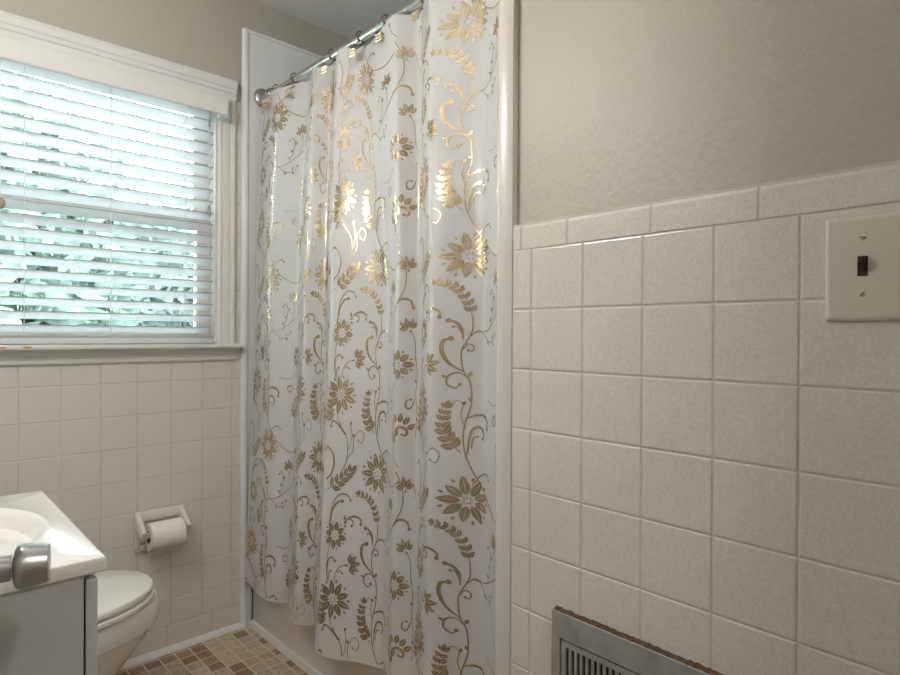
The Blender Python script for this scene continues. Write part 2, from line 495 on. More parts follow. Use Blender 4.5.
ringY = [2.118, 2.072, 1.939, 1.692, 1.531, 1.400, 1.235]
ordn = ['dark curtain ring touching the rod end collar, first from the wall flange', 'dark curtain ring just clear of the end collar, second from the wall flange',
        'dark curtain ring third from the wall flange, above the first bright fold', 'dark curtain ring fourth from the wall flange, beside a tall standing fold',
        'dark curtain ring fifth from the wall flange, below the ceiling corner', 'dark curtain ring sixth from the wall flange, in front of grey ceiling',
        'dark curtain ring at the top edge of the photo, seventh from the flange']
def ring_parts(root, y):
    bm = bmesh.new()
    pts = []
    for k in range(22):
        a = math.radians(-70 + k*(320/21))
        pts.append((RX + .0165*math.cos(a), y, RZ + .0030 + .0172*math.sin(a)))
    tube(bm, pts, .0024, 8)
    tube(bm, [(RX+.0056, y, RZ-.0132), (RX-.004, y, RZ-.026), (RX-.020, y, RZ-.040)], .0021, 8)
    h = fin('hook', bm, M['bronze'], root, smooth=True)
    bm = bmesh.new()
    for i in range(3):
        for j in range(3):
            bmesh.ops.create_icosphere(bm, subdivisions=1, radius=.0046, matrix=Matrix.Translation((RX-.0310, y-.009+.009*i, RZ-.046-.009*j)))
    box(bm, RX-.0305, RX-.0285, y-.0125, y+.0125, RZ-.0675, RZ-.0425, bev=.001, seg=1)
    tube(bm, [(RX-.018, y, RZ-.040), (RX-.0285, y, RZ-.0450)], .0018, 6)
    fin('square_ornament', bm, M['brass'], root)
r0 = None
for y, d in zip(ringY, ordn):
    lab = d
    if r0 is None:
        r0 = thing('curtain_ring', (RX, y, RZ), '', 'curtain ring'); ring_parts(r0, y); r = r0
    else:
        r = r0.copy(); C.objects.link(r); r.location = (RX, y, RZ)
        for ch in list(r0.children):
            c = ch.copy(); C.objects.link(c); c.parent = r
    props(r, lab[:1].lower()+lab[1:], 'curtain ring', 'rings on the shower rod')

# ------------------------------------------------------------------ curtain
F_ = 600.2
def pxratio(px):
    """world Y/X of the vertical plane through this column of the nominal view"""
    q = (px-450)/F_
    dx = math.sin(.7529)+q*math.cos(.7529); dy = math.cos(.7529)-q*math.sin(.7529)
    return dy/dx
# fold lines of the cloth: heights, then (bearing, X) for each ridge and valley
LV = [
 (H+.88, [(261, 1.040), (277, 1.026), (309, 1.078), (312, 1.026), (333, 1.078), (337, 1.020), (366, 1.075), (391, 1.022), (417, 1.072), (428, 1.022), (480, 1.068), (502, 1.015), (530, 1.060)]),
 (H+.05, [(255.5, 1.015), (269, .992), (297, 1.036), (304, .978), (326, 1.032), (331, .955), (388, 1.034), (397, .984), (420, 1.032), (431, .968), (484, 1.036), (502, .955), (530, 1.032)]),
 (H-.93, [(245.5, .980), (266, .960), (289, 1.004), (295, .947), (316, .992), (318, .907), (384, 1.005), (393, .976), (415, 1.006), (428, .960), (482, 1.005), (502, .945), (530, 1.000)]),
]
SK = np.array([0, .20, .335, .513, .63, .845, 1.075, 1.20, 1.26, 1.39, 1.49, 1.63, 1.76])
def pchip(x, y, xs):
    h = np.diff(x); d = np.diff(y)/h
    m = np.zeros(len(x))
    for k in range(1, len(x)-1):
        if d[k-1]*d[k] > 0:
            w1, w2 = 2*h[k]+h[k-1], h[k]+2*h[k-1]
            m[k] = (w1+w2)/(w1/d[k-1]+w2/d[k])
    m[0], m[-1] = d[0], d[-1]
    i = np.clip(np.searchsorted(x, xs)-1, 0, len(x)-2)
    t = (xs-x[i])/h[i]
    return ((1+2*t)*(1-t)**2*y[i] + t*(1-t)**2*h[i]*m[i] + t*t*(3-2*t)*y[i+1] + t*t*(t-1)*h[i]*m[i+1])
lev = []
for z, L in LV:
    X = np.array([x for _, x in L]); Y = np.array([x*pxratio(p) for p, x in L])
    lev.append((X, Y))
SS = np.linspace(0, SK[-1], 1400)
def fold(v, k=.62):
    lin = np.interp(SS, SK, v); st = SS[1]-SS[0]; w = np.exp(-.5*(np.arange(-30, 31)*st/.0085)**2); w /= w.sum()
    pad = np.concatenate([2*lin[0]-lin[30:0:-1], lin, 2*lin[-1]-lin[-2:-32:-1]])
    return k*np.convolve(pad, w, 'valid') + (1-k)*pchip(SK, v, SS)
XS = [fold(X) for X, Y in lev]; YS = [fold(Y) for X, Y in lev]
ZT, ZM, ZH = LV[0][0]+.0065, LV[1][0], LV[2][0]
SMAX = SK[-1]
ringS = None
def surf(s, z):
    """cloth position for cloth coordinate s (m across) and height z"""
    s = np.asarray(s, float); z = np.asarray(z, float)
    x = [np.interp(s, SS, a) for a in XS]; y = [np.interp(s, SS, a) for a in YS]
    t = np.clip((z-ZM)/(LV[0][0]-ZM), 0, 1.05); u = np.clip((ZM-z)/(ZM-ZH), 0, 1.0)
    t = t**1.5
    xx = np.where(z > ZM, x[1]+(x[0]-x[1])*t, x[1]+(x[2]-x[1])*u)
    yy = np.where(z > ZM, y[1]+(y[0]-y[1])*t, y[1]+(y[2]-y[1])*u)
    # small wrinkles of the cloth
    w = .0016*np.sin(31*s+4*z) * np.sin(5.3*z+9*s) + .0011*np.sin(17*z-23*s)
    return np.stack([xx+w, yy+.5*w, z], -1)
NS, NZ = 420, 110
sg = np.linspace(0, SMAX, NS); 
zt_edge = ZT - .006*(1-np.cos(sg*2*PI/.15))*.5
V = []
tz = np.linspace(0, 1, NZ)
zz = (ZH + .0015*np.sin(sg*40))[None, :]*(1-tz)[:, None] + zt_edge[None, :]*tz[:, None]
pos = surf(np.broadcast_to(sg, zz.shape), zz).reshape(-1, 3)
idx = np.arange(NS*NZ).reshape(NZ, NS)
quads = np.stack([idx[:-1, :-1], idx[:-1, 1:], idx[1:, 1:], idx[1:, :-1]], -1).reshape(-1, 4)
verts = [tuple(p) for p in pos]; faces = [tuple(int(i) for i in q) for q in quads]; fmat = [0]*len(faces)

# --- the printed pattern, drawn once in cell units, then repeated over the cloth
MX, MY = .00075, .000762      # metres per cell unit
CW, CH = .42/MX, .585/MY       # cell 560 x 790
cellpolys = []                # (verts [(x,y)], faces)
def cat(pts, n=7):
    p = np.array(pts, float)
    if len(p) < 3: n = 10
    q = np.vstack([2*p[0]-p[1], p, 2*p[-1]-p[-2]]); out = []
    for i in range(1, len(q)-2):
        for t in np.linspace(0, 1, n, endpoint=False):
            out.append(.5*((2*q[i]) + (-q[i-1]+q[i+1])*t + (2*q[i-1]-5*q[i]+4*q[i+1]-q[i+2])*t*t + (-q[i-1]+3*q[i]-3*q[i+1]+q[i+2])*t**3))
    out.append(p[-1]); return np.array(out)
def stroke(pts, w0=2.2, w1=None, wm=None, dot=0):
    """tapered stroke; widths are half widths in cell units"""
    p = cat(pts); n = len(p); w1 = w0 if w1 is None else w1
    w0 *= .8; w1 *= .8; wm = wm and wm*.85; dot *= .82
    t = np.gradient(p, axis=0); t /= np.linalg.norm(t, axis=1)[:, None]+1e-9
    nr = np.stack([-t[:, 1], t[:, 0]], 1); k = np.linspace(0, 1, n)
    w = w0+(w1-w0)*k
    if wm: w = w + (wm-(w0+w1)/2)*np.sin(PI*k)
    L = p+nr*w[:, None]; R = p-nr*w[:, None]
    v = np.vstack([L, R]); f = [(i, i+1, n+i+1, n+i) for i in range(n-1)]
    cellpolys.append((v, f))
    if dot: blob(p[-1][0], p[-1][1], dot)
def blob(x, y, r):
    k = np.arange(10)*2*PI/10
    v = np.vstack([[x, y], np.stack([x+r*np.cos(k), y+r*np.sin(k)], 1)])
    cellpolys.append((v, [(0, 1+i, 1+(i+1) % 10) for i in range(10)]))
def leaf(x, y, ang, ln, wd, n=6, vein=0):
    """pointed leaf from (x,y) at angle (deg, 0 = right, 90 = up on the cloth)"""
    a = math.radians(ang); d = np.array([math.cos(a), -math.sin(a)]); q = np.array([-d[1], d[0]])
    k = np.linspace(0, 1, n+1); w = wd*np.sin(PI*k**.8)**.85; w[0] = .0; w[-1] = 0
    c = np.array([x, y])+d*(k*ln)[:, None]
    for sgn in (1, -1):
        inn = c + q*(sgn*vein*np.sin(PI*k))[:, None]; out = c+q*(sgn*np.maximum(w, vein*np.sin(PI*k)))[:, None]
        v = np.vstack([inn, out]); cellpolys.append((v, [(i, i+1, n+2+i, n+1+i) for i in range(n)]))
def flower(x, y, r, n=9, rot=90, core=.22, wd=.20, extra=True, skip=()):
    for i in range(n):
        if i in skip: continue
        a = rot+360*i/n; rr = r*(1+.10*math.sin(i*2.3))
        ca = math.radians(a)
        leaf(x+core*r*math.cos(ca), y-core*r*math.sin(ca), a, rr*(1-core), r*wd, vein=r*.014)
        if extra:
            b = a+180/n; cb = math.radians(b)
            leaf(x+.80*r*math.cos(cb), y-.80*r*math.sin(cb), b, r*.22, r*.055, n=3)
    for i in range(7):
        a = 2*PI*i/7; blob(x+core*.55*r*math.cos(a), y+core*.55*r*math.sin(a), r*.035)
def bud(x, y, ang, r):
    for da, l in ((-62, .75), (-32, .95), (0, 1.05), (32, .95), (62, .75)):
        a = math.radians(ang+da); leaf(x+.18*r*math.cos(a), y-.18*r*math.sin(a), ang+da, r*l, r*.19, n=5, vein=r*.02)
    a = math.radians(ang+180); leaf(x, y, ang+180, r*.3, r*.1, n=3)
def frond(pts, ln0, ln1, npairs, wd=.30, tip=True, stem=1.6, spread=42):
    p = cat(pts, 10); n = len(p)
    stroke(pts, stem*.5, stem)
    for i in range(npairs):
        j = int((n-2)*(i+.3)/npairs); t = p[min(j+1, n-1)]-p[j-1 if j else 0]
        a = math.degrees(math.atan2(-t[1], t[0])); k = i/max(npairs-1, 1); ln = ln0+(ln1-ln0)*k
        for s in (1, -1): leaf(p[j][0], p[j][1], a+180+s*spread, ln, ln*wd, n=4, vein=.6)
    if tip:
        t = p[0]-p[3]; leaf(p[0][0], p[0][1], math.degrees(math.atan2(-t[1], t[0])), ln0*1.1, ln0*wd, n=4)
def scroll(pts, wm=6, w0=1.6, dot=8):
    stroke(pts, w0, 2.6, wm, dot)

# column A
flower(72, 255, 54, 8, 80, core=.30, wd=.21)
stroke([(48, 300), (44, 240), (45, 190), (60, 130), (95, 98), (128, 100), (141, 118)], 2.4, 2.4, 3.4, 6)
scroll([(46, 205), (55, 160), (80, 130), (102, 124)], 5, 2, 9)
scroll([(112, 205), (140, 182), (172, 176), (193, 188), (192, 203)], 4.5, 2, 8)
stroke([(130, 188), (150, 190), (158, 202), (150, 212)], 1.6, 1.6, 3, 6)
leaf(118, 196, 100, 22, 5, 4); leaf(112, 205, 20, 18, 5, 4); leaf(112, 215, -10, 16, 4, 4)
bud(140, 358, 12, 48)
stroke([(76, 425), (84, 392), (104, 368), (140, 358)], 1.6, 1.6)
stroke([(90, 392), (104, 384), (114, 392)], 1.5, 1.5, 2, 5)
scroll([(46, 425), (40, 385), (44, 350), (62, 338), (77, 350)], 4, 1.8, 7)
stroke([(52, 430), (50, 400), (60, 388)], 1.4, 1.4, 2, 5)
stroke([(44, 425), (36, 370), (44, 300)], 1.4, 1.4)
flower(76, 492, 75, 9, 100, core=.23, wd=.168)
stroke([(70, 545), (66, 575), (84, 610), (112, 645), (122, 690), (116, 745), (98, 775)], 2., 2.4)
stroke([(118, 700), (134, 680), (138, 640), (132, 600)], 1.6, 1.4, None, 5); leaf(132, 604, 80, 16, 4, 3)
stroke([(120, 730), (146, 700), (150, 650), (176, 622), (196, 640), (186, 668), (168, 660)], 1.7, 1.5, None, 4)
leaf(150, 650, 120, 18, 5, 3); leaf(112, 640, 150, 18, 5, 3); leaf(84, 610, 120, 16, 4, 3)
scroll([(106, 640), (70, 604), (40, 592), (30, 612)], 4.5, 1.8, 7)
frond([(30, 470), (18, 520), (22, 570), (40, 600)], 20, 34, 6, .30)
# feather leaf of column A
stroke([(20, 858), (70, 828), (120, 800), (150, 770)], 1.6, 1.2)
for i, (lx, ly) in enumerate(((50, 842), (76, 827), (100, 812), (122, 797), (140, 780))):
    leaf(lx-6, ly, 80+i*3, 42-i*3, 10, 5, .8); leaf(lx, ly+2, -5+i*8, 44-i*4, 10, 5, .8)
leaf(148, 772, 50, 26, 8, 4)
scroll([(8, 690), (40, 706), (56, 745), (44, 790), (20, 812)], 5, 1.5, 6)
stroke([(40, 708), (18, 690), (2, 704)], 1.4, 1.4, 3, 5)
bud(-46, 800, 100, 40); stroke([(-46, 800), (-20, 780), (-4, 830), (10, 870)], 1.4, 1.4)
nA0 = len(cellpolys)
# column C
flower(265, 22, 76, 9, 60, core=.23, wd=.168)
stroke([(275, -30), (300, -62), (335, -74), (352, -60)], 1.8, 1.8, 3, 6)
frond([(182, 104), (215, 112), (245, 138), (264, 180), (272, 222)], 20, 26, 8, .27)
stroke([(272, 215), (272, 262), (258, 296), (246, 330), (250, 388), (266, 425), (271, 470), (268, 510), (256, 560), (252, 610), (262, 675), (296, 745), (350, 795), (430, 826), (490, 800)], 2.2, 2.6)
scroll([(250, 292), (246, 256), (232, 236), (214, 230)], 5.5, 2, 9); stroke([(248, 275), (238, 252), (226, 250)], 1.5, 1.5, 2, 5)
scroll([(252, 396), (216, 366), (199, 328), (203, 296), (222, 288)], 7, 1.6, 10)
stroke([(247, 325), (262, 305), (276, 314), (272, 328), (262, 326)], 1.6, 1.6, 2.4, 5)
stroke([(262, 415), (240, 398), (216, 408), (212, 434), (232, 448), (242, 436)], 1.8, 1.6, 3, 7); leaf(214, 414, 160, 18, 4, 3); leaf(262, 410, 60, 20, 6, 3)
frond([(212, 508), (204, 545), (206, 585), (222, 622), (246, 655)], 20, 36, 7, .30, spread=48)
stroke([(256, 575), (246, 535), (250, 500), (236, 488), (224, 500)], 1.6, 1.6, None, 5); leaf(250, 503, 70, 16, 5, 3)
scroll([(258, 545), (285, 532), (315, 532), (336, 548), (334, 570)], 5, 2, 8)
scroll([(262, 660), (266, 610), (276, 576), (298, 570), (312, 590), (306, 606)], 4.5, 2, 5)
stroke([(272, 640), (276, 606), (288, 600)], 1.4, 1.4, 2, 4)
leaf(271, 490, 120, 16, 5, 3)
# branches between C and B
stroke([(268, 280), (290, 262), (315, 282), (350, 300), (385, 290), (400, 270)], 1.8, 1.6, None, 6)
leaf(330, 292, -60, 22, 5, 3); leaf(372, 296, -50, 18, 5, 3); leaf(372, 290, 70, 18, 5, 3)
stroke([(276, 268), (330, 262), (388, 232), (450, 190), (500, 118), (505, 40), (480, -20)], 1.8, 2.4)
scroll([(462, 180), (490, 152), (520, 156), (530, 182)], 5, 2, 8)
stroke([(352, 256), (372, 210), (380, 160), (366, 136), (352, 148)], 1.6, 1.6, 2.6, 6)
leaf(374, 205, 140, 22, 5, 3); leaf(380, 170, 40, 22, 5, 3); leaf(360, 236, 140, 20, 5, 3)
bud(420, 128, 95, 46); stroke([(420, 132), (424, 170), (410, 214)], 1.5, 1.5)
nC0 = len(cellpolys)
# column B
flower(478, 430, 56, 8, 90, core=.30, wd=.21)
stroke([(470, 486), (450, 515), (400, 540), (340, 532)], 1.8, 1.6)
for i, (lx, ly, la) in enumerate(((452, 720, 150), (448, 700, 155), (450, 680, 140), (458, 662, 125), (472, 648, 105), (490, 646, 80), (504, 654, 55), (516, 670, 30), (470, 700, 70), (462, 725, 80))):
    leaf(lx, ly, la, 36, 10, 5, .8)
stroke([(456, 752), (456, 715), (468, 680), (494, 662), (516, 676), (512, 694), (500, 690)], 4, 3, 6, 6)
stroke([(456, 752), (470, 790), (490, 812)], 1.6, 1.6)
stroke([(540, 560), (528, 590), (512, 590), (512, 566), (526, 560)], 1.6, 1.6, 3, 5)
bud(520, 300, 110, 40); stroke([(520, 300), (536, 340), (540, 420)], 1.4, 1.4)
stroke([(540, 400), (548, 470), (544, 540), (552, 620), (548, 700)], 1.5, 1.5); leaf(546, 500, 110, 16, 4, 3); leaf(548, 640, 70, 16, 4, 3)
stroke([(430, 600), (414, 572), (392, 580), (398, 604), (412, 600)], 1.6, 1.6, 3, 5)

for k_ in range(nA0, len(cellpolys)):
    v_ = cellpolys[k_][0]
    v_[:, 1] = -11+.98*v_[:, 1] if k_ < nC0 else -36+.932*v_[:, 1]
# map to the cloth
sA = .9
vb = len(verts)
eps = 1e-4
allV, allF = [], []
cnt = 0
for i in range(-3, 4):
    for j in range(-3, 5):
        for v, f in cellpolys:
            s = sA + (v[:, 0]-75)*MX + i*.42
            z = (H - .762 + (490-v[:, 1])*MY) + j*.585
            if s.max() < .006 or s.min() > SMAX-.006 or z.max() < ZH+.01 or z.min() > ZT-.012: continue
            ok = (s > .005) & (s < SMAX-.005) & (z > ZH+.006) & (z < ZT-.012)
            ff = [q for q in f if all(ok[k] for k in q)]
            if not ff: continue
            allV.append(np.stack([s, z], 1)); allF += [tuple(k+cnt for k in q) for q in ff]; cnt += len(v)
SV = np.vstack(allV)
p0 = surf(SV[:, 0], SV[:, 1])
du = surf(SV[:, 0]+eps, SV[:, 1])-surf(SV[:, 0]-eps, SV[:, 1]); dv = surf(SV[:, 0], SV[:, 1]+eps)-surf(SV[:, 0], SV[:, 1]-eps)
nn = np.cross(du, dv); nn /= np.linalg.norm(nn, axis=1)[:, None]+1e-12
nn *= np.where(nn[:, :1] > 0, -1, 1) if False else 1
# outward = towards the room; for the mean cloth direction the room is -X
sgn = np.sign(np.mean(nn[:, 0])); nn = nn*(-sgn)
pv = p0 + nn*.0009
verts += [tuple(p) for p in pv]; faces += [tuple(k+vb for k in q) for q in allF]; fmat += [1]*len(allF)
me = bpy.data.meshes.new('shower_curtain'); me.from_pydata(verts, [], faces)
me.polygons.foreach_set('material_index', fmat); me.update()
cur = link_mesh('shower_curtain', me, [M['fabric'], M['foil']], smooth=True, origin=(1.0, 1.5, ZH))
props(cur, 'white satin shower curtain printed with gold foil flowers and scrolling vines', 'shower curtain')

# ------------------------------------------------------------------ window
win = thing('window_1', (.42, YB, H-.04), 'white double-hung window with fluted casing behind lowered blinds', 'window', kind='structure')
CY = YB-.020    # casing face
def casing_profile():
    # across the casing (0 inner .. w outer), proud distance
    return [(0, 0), (0, .012), (.004, .015), (.010, .015), (.012, .012), (.016, .012), (.018, .016), (.036, .017), (.038, .013), (.043, .013), (.045, .020), (.055, .022), (.061, .018), (.061, 0)]
for side in (1, -1):
    bm = bmesh.new()
    xi = .886 if side > 0 else -.041
    pr = casing_profile()
    profile_extrude(bm, pr, lambda a, b, s: (xi+side*a, YP-b-.006, s), H-.040, H+.862)
    fin('side_casing', bm, M['trim'], win)
bm = bmesh.new()
pr = [(0, 0), (0, .012), (.006, .016), (.030, .016), (.032, .012), (.038, .012), (.040, .018), (.052, .020), (.056, .026), (.074, .028), (.086, .024), (.088, .016), (.092, 0)]
profile_extrude(bm, [(H+.850+a, b) for a, b in pr], lambda a, b, s: (s, YP-b-.006, a), -.112, .949)
fin('head_casing', bm, M['trim'], win)
bm = bmesh.new(); box(bm, -.125, .972, YB-.048, YP+.03, H-.056, H-.040, bev=.005, seg=3)
fin('stool', bm, M['trim'], win, angle=40)
bm = bmesh.new()
pr = [(0, 0), (0, .012), (.006, .016), (.014, .016), (.016, .013), (.026, .013), (.028, .017), (.040, .020), (.046, .026), (.046, 0)]
profile_extrude(bm, [(H-.102+a, b) for a, b in pr], lambda a, b, s: (s, YP-.006-b, a), -.112, .956)
fin('sill_apron', bm, M['trim'], win)
# jambs
bm = bmesh.new()
box(bm, .8755, .8995, YP-.012, YP+.10, H-.045, H+.872); box(bm, -.0545, -.0305, YP-.012, YP+.10, H-.045, H+.872)
box(bm, -.03, .875, YP-.012, YP+.10, H+.872, H+.892)
fin('jamb', bm, M['trim'], win)
# sashes
def sash(name, y, z0, z1, bot, top):
    bm = bmesh.new()
    x0, x1, w = -.030, .8755, .052
    box(bm, x0, x0+w, y, y+.03, z0, z1, bev=.003, seg=1); box(bm, x1-w, x1, y, y+.03, z0, z1, bev=.003, seg=1)
    box(bm, x0+w, x1-w, y, y+.03, z0, z0+bot, bev=.003, seg=1); box(bm, x0+w, x1-w, y, y+.03, z1-top, z1, bev=.003, seg=1)
    s = fin(name, bm, M['trim'], win)
    fin('pane', bx(x0+w-.004, x1-w+.004, y+.013, y+.017, z0+bot-.004, z1-top+.004), M['glass'], s)
sash('lower_sash', YP+.025, H-.043, H+.415, .055, .036)
sash('upper_sash', YP+.060, H+.385, H+.872, .036, .035)
bm = bmesh.new()
for x_, sx in ((.232, .024), (.302, .014), (.215, .010)):
    vs = [bm.verts.new((x_+sx*math.cos(2*PI*k/9)*random.uniform(.7, 1.1), YB-.0488, H-.0470+.0030*math.sin(2*PI*k/9))) for k in range(9)]
    f = bm.faces.new(vs); r = bmesh.ops.extrude_face_region(bm, geom=[f])
    for g in r['geom']:
        if isinstance(g, bmesh.types.BMVert): g.co.y += .002
fin('flaked_paint', bm, M['rubber'], win, label='orange flaked patches on the stool edge')

# ------------------------------------------------------------------ blind
BX0, BX1 = -.024, .858
BY = YB-.022
bl_ = thing('window_blind', (.42, BY, H+.84), 'white horizontal blind lowered over the whole window with its slats open', 'window blind')
tilt = math.radians(24)
pitch = .0412
zs0 = H+.0196
ns = 20
for k in range(ns):
    zc = zs0 + k*pitch
    bm = bmesh.new()
    w, th = .050, .0034
    prf = []
    for q in range(7):
        u_ = -w/2 + w*q/6; prf.append((u_, .0022*(1-(2*u_/w)**2)))
    poly = [(u_, h+th/2) for u_, h in prf] + [(u_, h-th/2) for u_, h in reversed(prf)]
    ct, st = math.cos(tilt), math.sin(tilt)
    # room edge high, outer edge low
    profile_extrude(bm, poly, lambda a, b, s: (s, BY+.020 + a*ct + b*st, zc - .010 - a*st + b*ct), BX0, BX1)
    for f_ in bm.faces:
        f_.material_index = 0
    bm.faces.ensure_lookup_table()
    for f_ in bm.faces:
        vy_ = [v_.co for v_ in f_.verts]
        if len(vy_) == 4 and max((a_-b_).length for a_ in vy_ for b_ in vy_ if abs(a_.x-b_.x) < 1e-6) < .0045: f_.material_index = 1  # narrow edge faces take the painted shade grey
    fin('slat', bm, [M['slat'], M['slatedgeshade']], bl_, angle=30)
bm = bmesh.new(); box(bm, BX0, BX1, BY-.005, BY+.045, H-.0365, H-.0190, bev=.003)
fin('bottom_rail', bm, M['slat'], bl_, angle=40)
bm = bmesh.new(); box(bm, BX0, BX1, BY-.004, BY+.046, H+.820, H+.846, bev=.002, seg=1)
fin('head_rail', bm, M['slat'], bl_)
VY = 2.118
bm = bmesh.new()
pr = [(VY+.012, H+.778), (VY+.003, H+.778), (VY, H+.782), (VY, H+.838), (VY+.004, H+.844), (VY+.006, H+.852), (VY+.012, H+.855)]
profile_extrude(bm, pr, lambda a, b, s: (s, a, b), -.066, .889)
box(bm, .877, .889, VY+.012, CY+.008, H+.778, H+.853); box(bm, -.066, -.054, VY+.012, CY+.008, H+.778, H+.853)
fin('valance', bm, M['trim'], bl_)
bm = bmesh.new(); box(bm, .8895, .8925, VY+.006, VY+.050, H+.774, H+.842, bev=.001, seg=1); box(bm, .866, .8925, VY-.002, VY+.05, H+.772, H+.7745)
fin('valance_clip', bm, M['clip'], bl_)
for x_ in (.063, .296, .528, .762):
    bm = bmesh.new()
    for yy in (BY-.006, BY+.046):
        tube(bm, [(x_, yy, H-.02), (x_, yy, H+.80)], .0007, 5)
    tube(bm, [(x_+.004, BY+.02, H-.02), (x_+.004, BY+.02, H+.80)], .0007, 5)
    fin('ladder_cord', bm, M['cord'], bl_)
bm = bmesh.new(); tube(bm, [(.839, BY-.016, H+.450), (.839, BY-.016, H+.80)], .0010, 6)
pc = fin('pull_cord', bm, M['cord'], bl_)
bm = bmesh.new(); lathe(bm, (.839, BY-.016, H+.455), (0, 0, -1), [(0, 0), (0, .003), (.010, .0045), (.020, .0062), (.030, .0068), (.034, .005), (.035, 0)], 14)
fin('tassel', bm, M['metaltassel'], pc, smooth=True, label='small grey tassel')
bm = bmesh.new(); lathe(bm, (.839, BY-.016, H+.765), (0, 0, -1), [(0, 0), (0, .0045), (.030, .0045), (.030, 0)], 12)
fin('cord_lock', bm, M['metaltassel'], pc, label='small grey cord lock')
bm = bmesh.new(); tube(bm, [(.2375, BY-.016, H+.38), (.2375, BY-.016, H+.80)], .0009, 6)
pc2 = fin('lift_cord', bm, M['cord'], bl_)
bm = bmesh.new(); lathe(bm, (.2375, BY-.016, H+.388), (0, 0, -1), [(0, 0), (0, .004), (.006, .010), (.016, .0125), (.026, .0115), (.032, .006), (.033, 0)], 16)
fin('tassel', bm, M['wood'], pc2, smooth=True, label='tan wooden tassel')

# ------------------------------------------------------------------ toilet paper holder and roll
tp = thing('toilet_paper_holder', (.69, YB, H-.65), 'bone ceramic toilet paper holder with two curved arms on the tiled window wall', 'toilet paper holder')
hx0, hx1, hz1, hz0 = .604, .766, H-.606, H-.735
bm = bmesh.new()
box(bm, hx0, hx1, YB-.016, YB+.0005, hz1-.034, hz1, bev=.005)           # top rail
box(bm, hx0, hx0+.018, YB-.014, YB+.0005, hz0, hz1-.010, bev=.004); box(bm, hx1-.018, hx1, YB-.014, YB+.0005, hz0, hz1-.010, bev=.004)
box(bm, hx0+.004, hx1-.004, YB-.0035, YB+.0005, hz0, hz1-.010)
box(bm, hx0, hx1, YB-.014, YB+.0005, hz0-.004, hz0+.012, bev=.004)
fin('holder_frame', bm, M['ceramic'], tp, angle=40)
RC = (YB-.066, H-.674)     # roll axis (Y, z)
for xa in (hx0, hx1-.020):
    bm = bmesh.new()
    rings = []
    for k in range(11):
        t = k/10
        y_ = YB-.004 - t*.076; z_ = (hz1-.034) + (RC[1]-(hz1-.034))*(t**1.5)
        hh = .018*(1-t)+.0160
        ring = []
        for q in range(16):
            a_ = 2*PI*q/16; c_, s_2 = math.cos(a_), math.sin(a_)
            ring.append((xa+.010+.010*math.copysign(abs(c_)**.6, c_), y_-.008*s_2*t, z_+hh*math.copysign(abs(s_2)**.7, s_2)))
        rings.append(ring)
    loft(bm, rings)
    fin('arm', bm, M['ceramic'], tp, angle=60)
bm = bmesh.new(); tube(bm, [(hx0+.0195, *RC), (hx1-.0195, *RC)], .0095, 16); fin('roller', bm, M['ceramic'], tp, angle=40)
rl = thing('toilet_paper_roll', (.69, *RC), 'full white toilet paper roll on the ceramic wall holder', 'toilet paper')
rx0, rx1, rr = hx0+.028, hx1-.026, .045
bm = bmesh.new(); nn_ = 48
outer = lambda x: [(x, RC[0]+rr*math.cos(2*PI*k/nn_), RC[1]-.006+rr*math.sin(2*PI*k/nn_)) for k in range(nn_)]
ring_ = lambda x, r_: [(x, RC[0]+r_*math.cos(2*PI*k/nn_), RC[1]-.006+r_*math.sin(2*PI*k/nn_)) for k in range(nn_)]
R_ = loft(bm, [ring_(rx0, .0205), ring_(rx0, rr-.003), ring_(rx0+.003, rr), ring_(rx1-.003, rr), ring_(rx1, rr-.003), ring_(rx1, .0205), ring_(rx0, .0205)], cap=False)
fin('paper', bm, M['paper'], rl, angle=40)
bm = bmesh.new()
loft(bm, [ring_(rx0-.0005, .0205), ring_(rx0-.0005, .0192), ring_(rx1+.0005, .0192), ring_(rx1+.0005, .0205), ring_(rx0-.0005, .0205)], cap=False)
fin('cardboard_core', bm, M['card'], rl, angle=40)
bm = bmesh.new()
pts = [(RC[0]+(rr+.001)*math.cos(a_), RC[1]-.006+(rr+.001)*math.sin(a_)) for a_ in np.linspace(.9, -.5, 10)]
pts += [(pts[-1][0]-.004, pts[-1][1]-.014), (pts[-1][0]-.012, pts[-1][1]-.030), (pts[-1][0]-.024, pts[-1][1]-.046)]
A_ = [bm.verts.new((rx0+.004, y_, z_)) for y_, z_ in pts]; B_ = [bm.verts.new((rx1-.002, y_, z_)) for y_, z_ in pts]
for k in range(len(pts)-1): bm.faces.new((A_[k], A_[k+1], B_[k+1], B_[k]))
so = fin('hanging_sheet', bm, M['paper'], rl, smooth=True)
md = so.modifiers.new('thick', 'SOLIDIFY'); md.thickness = .0006

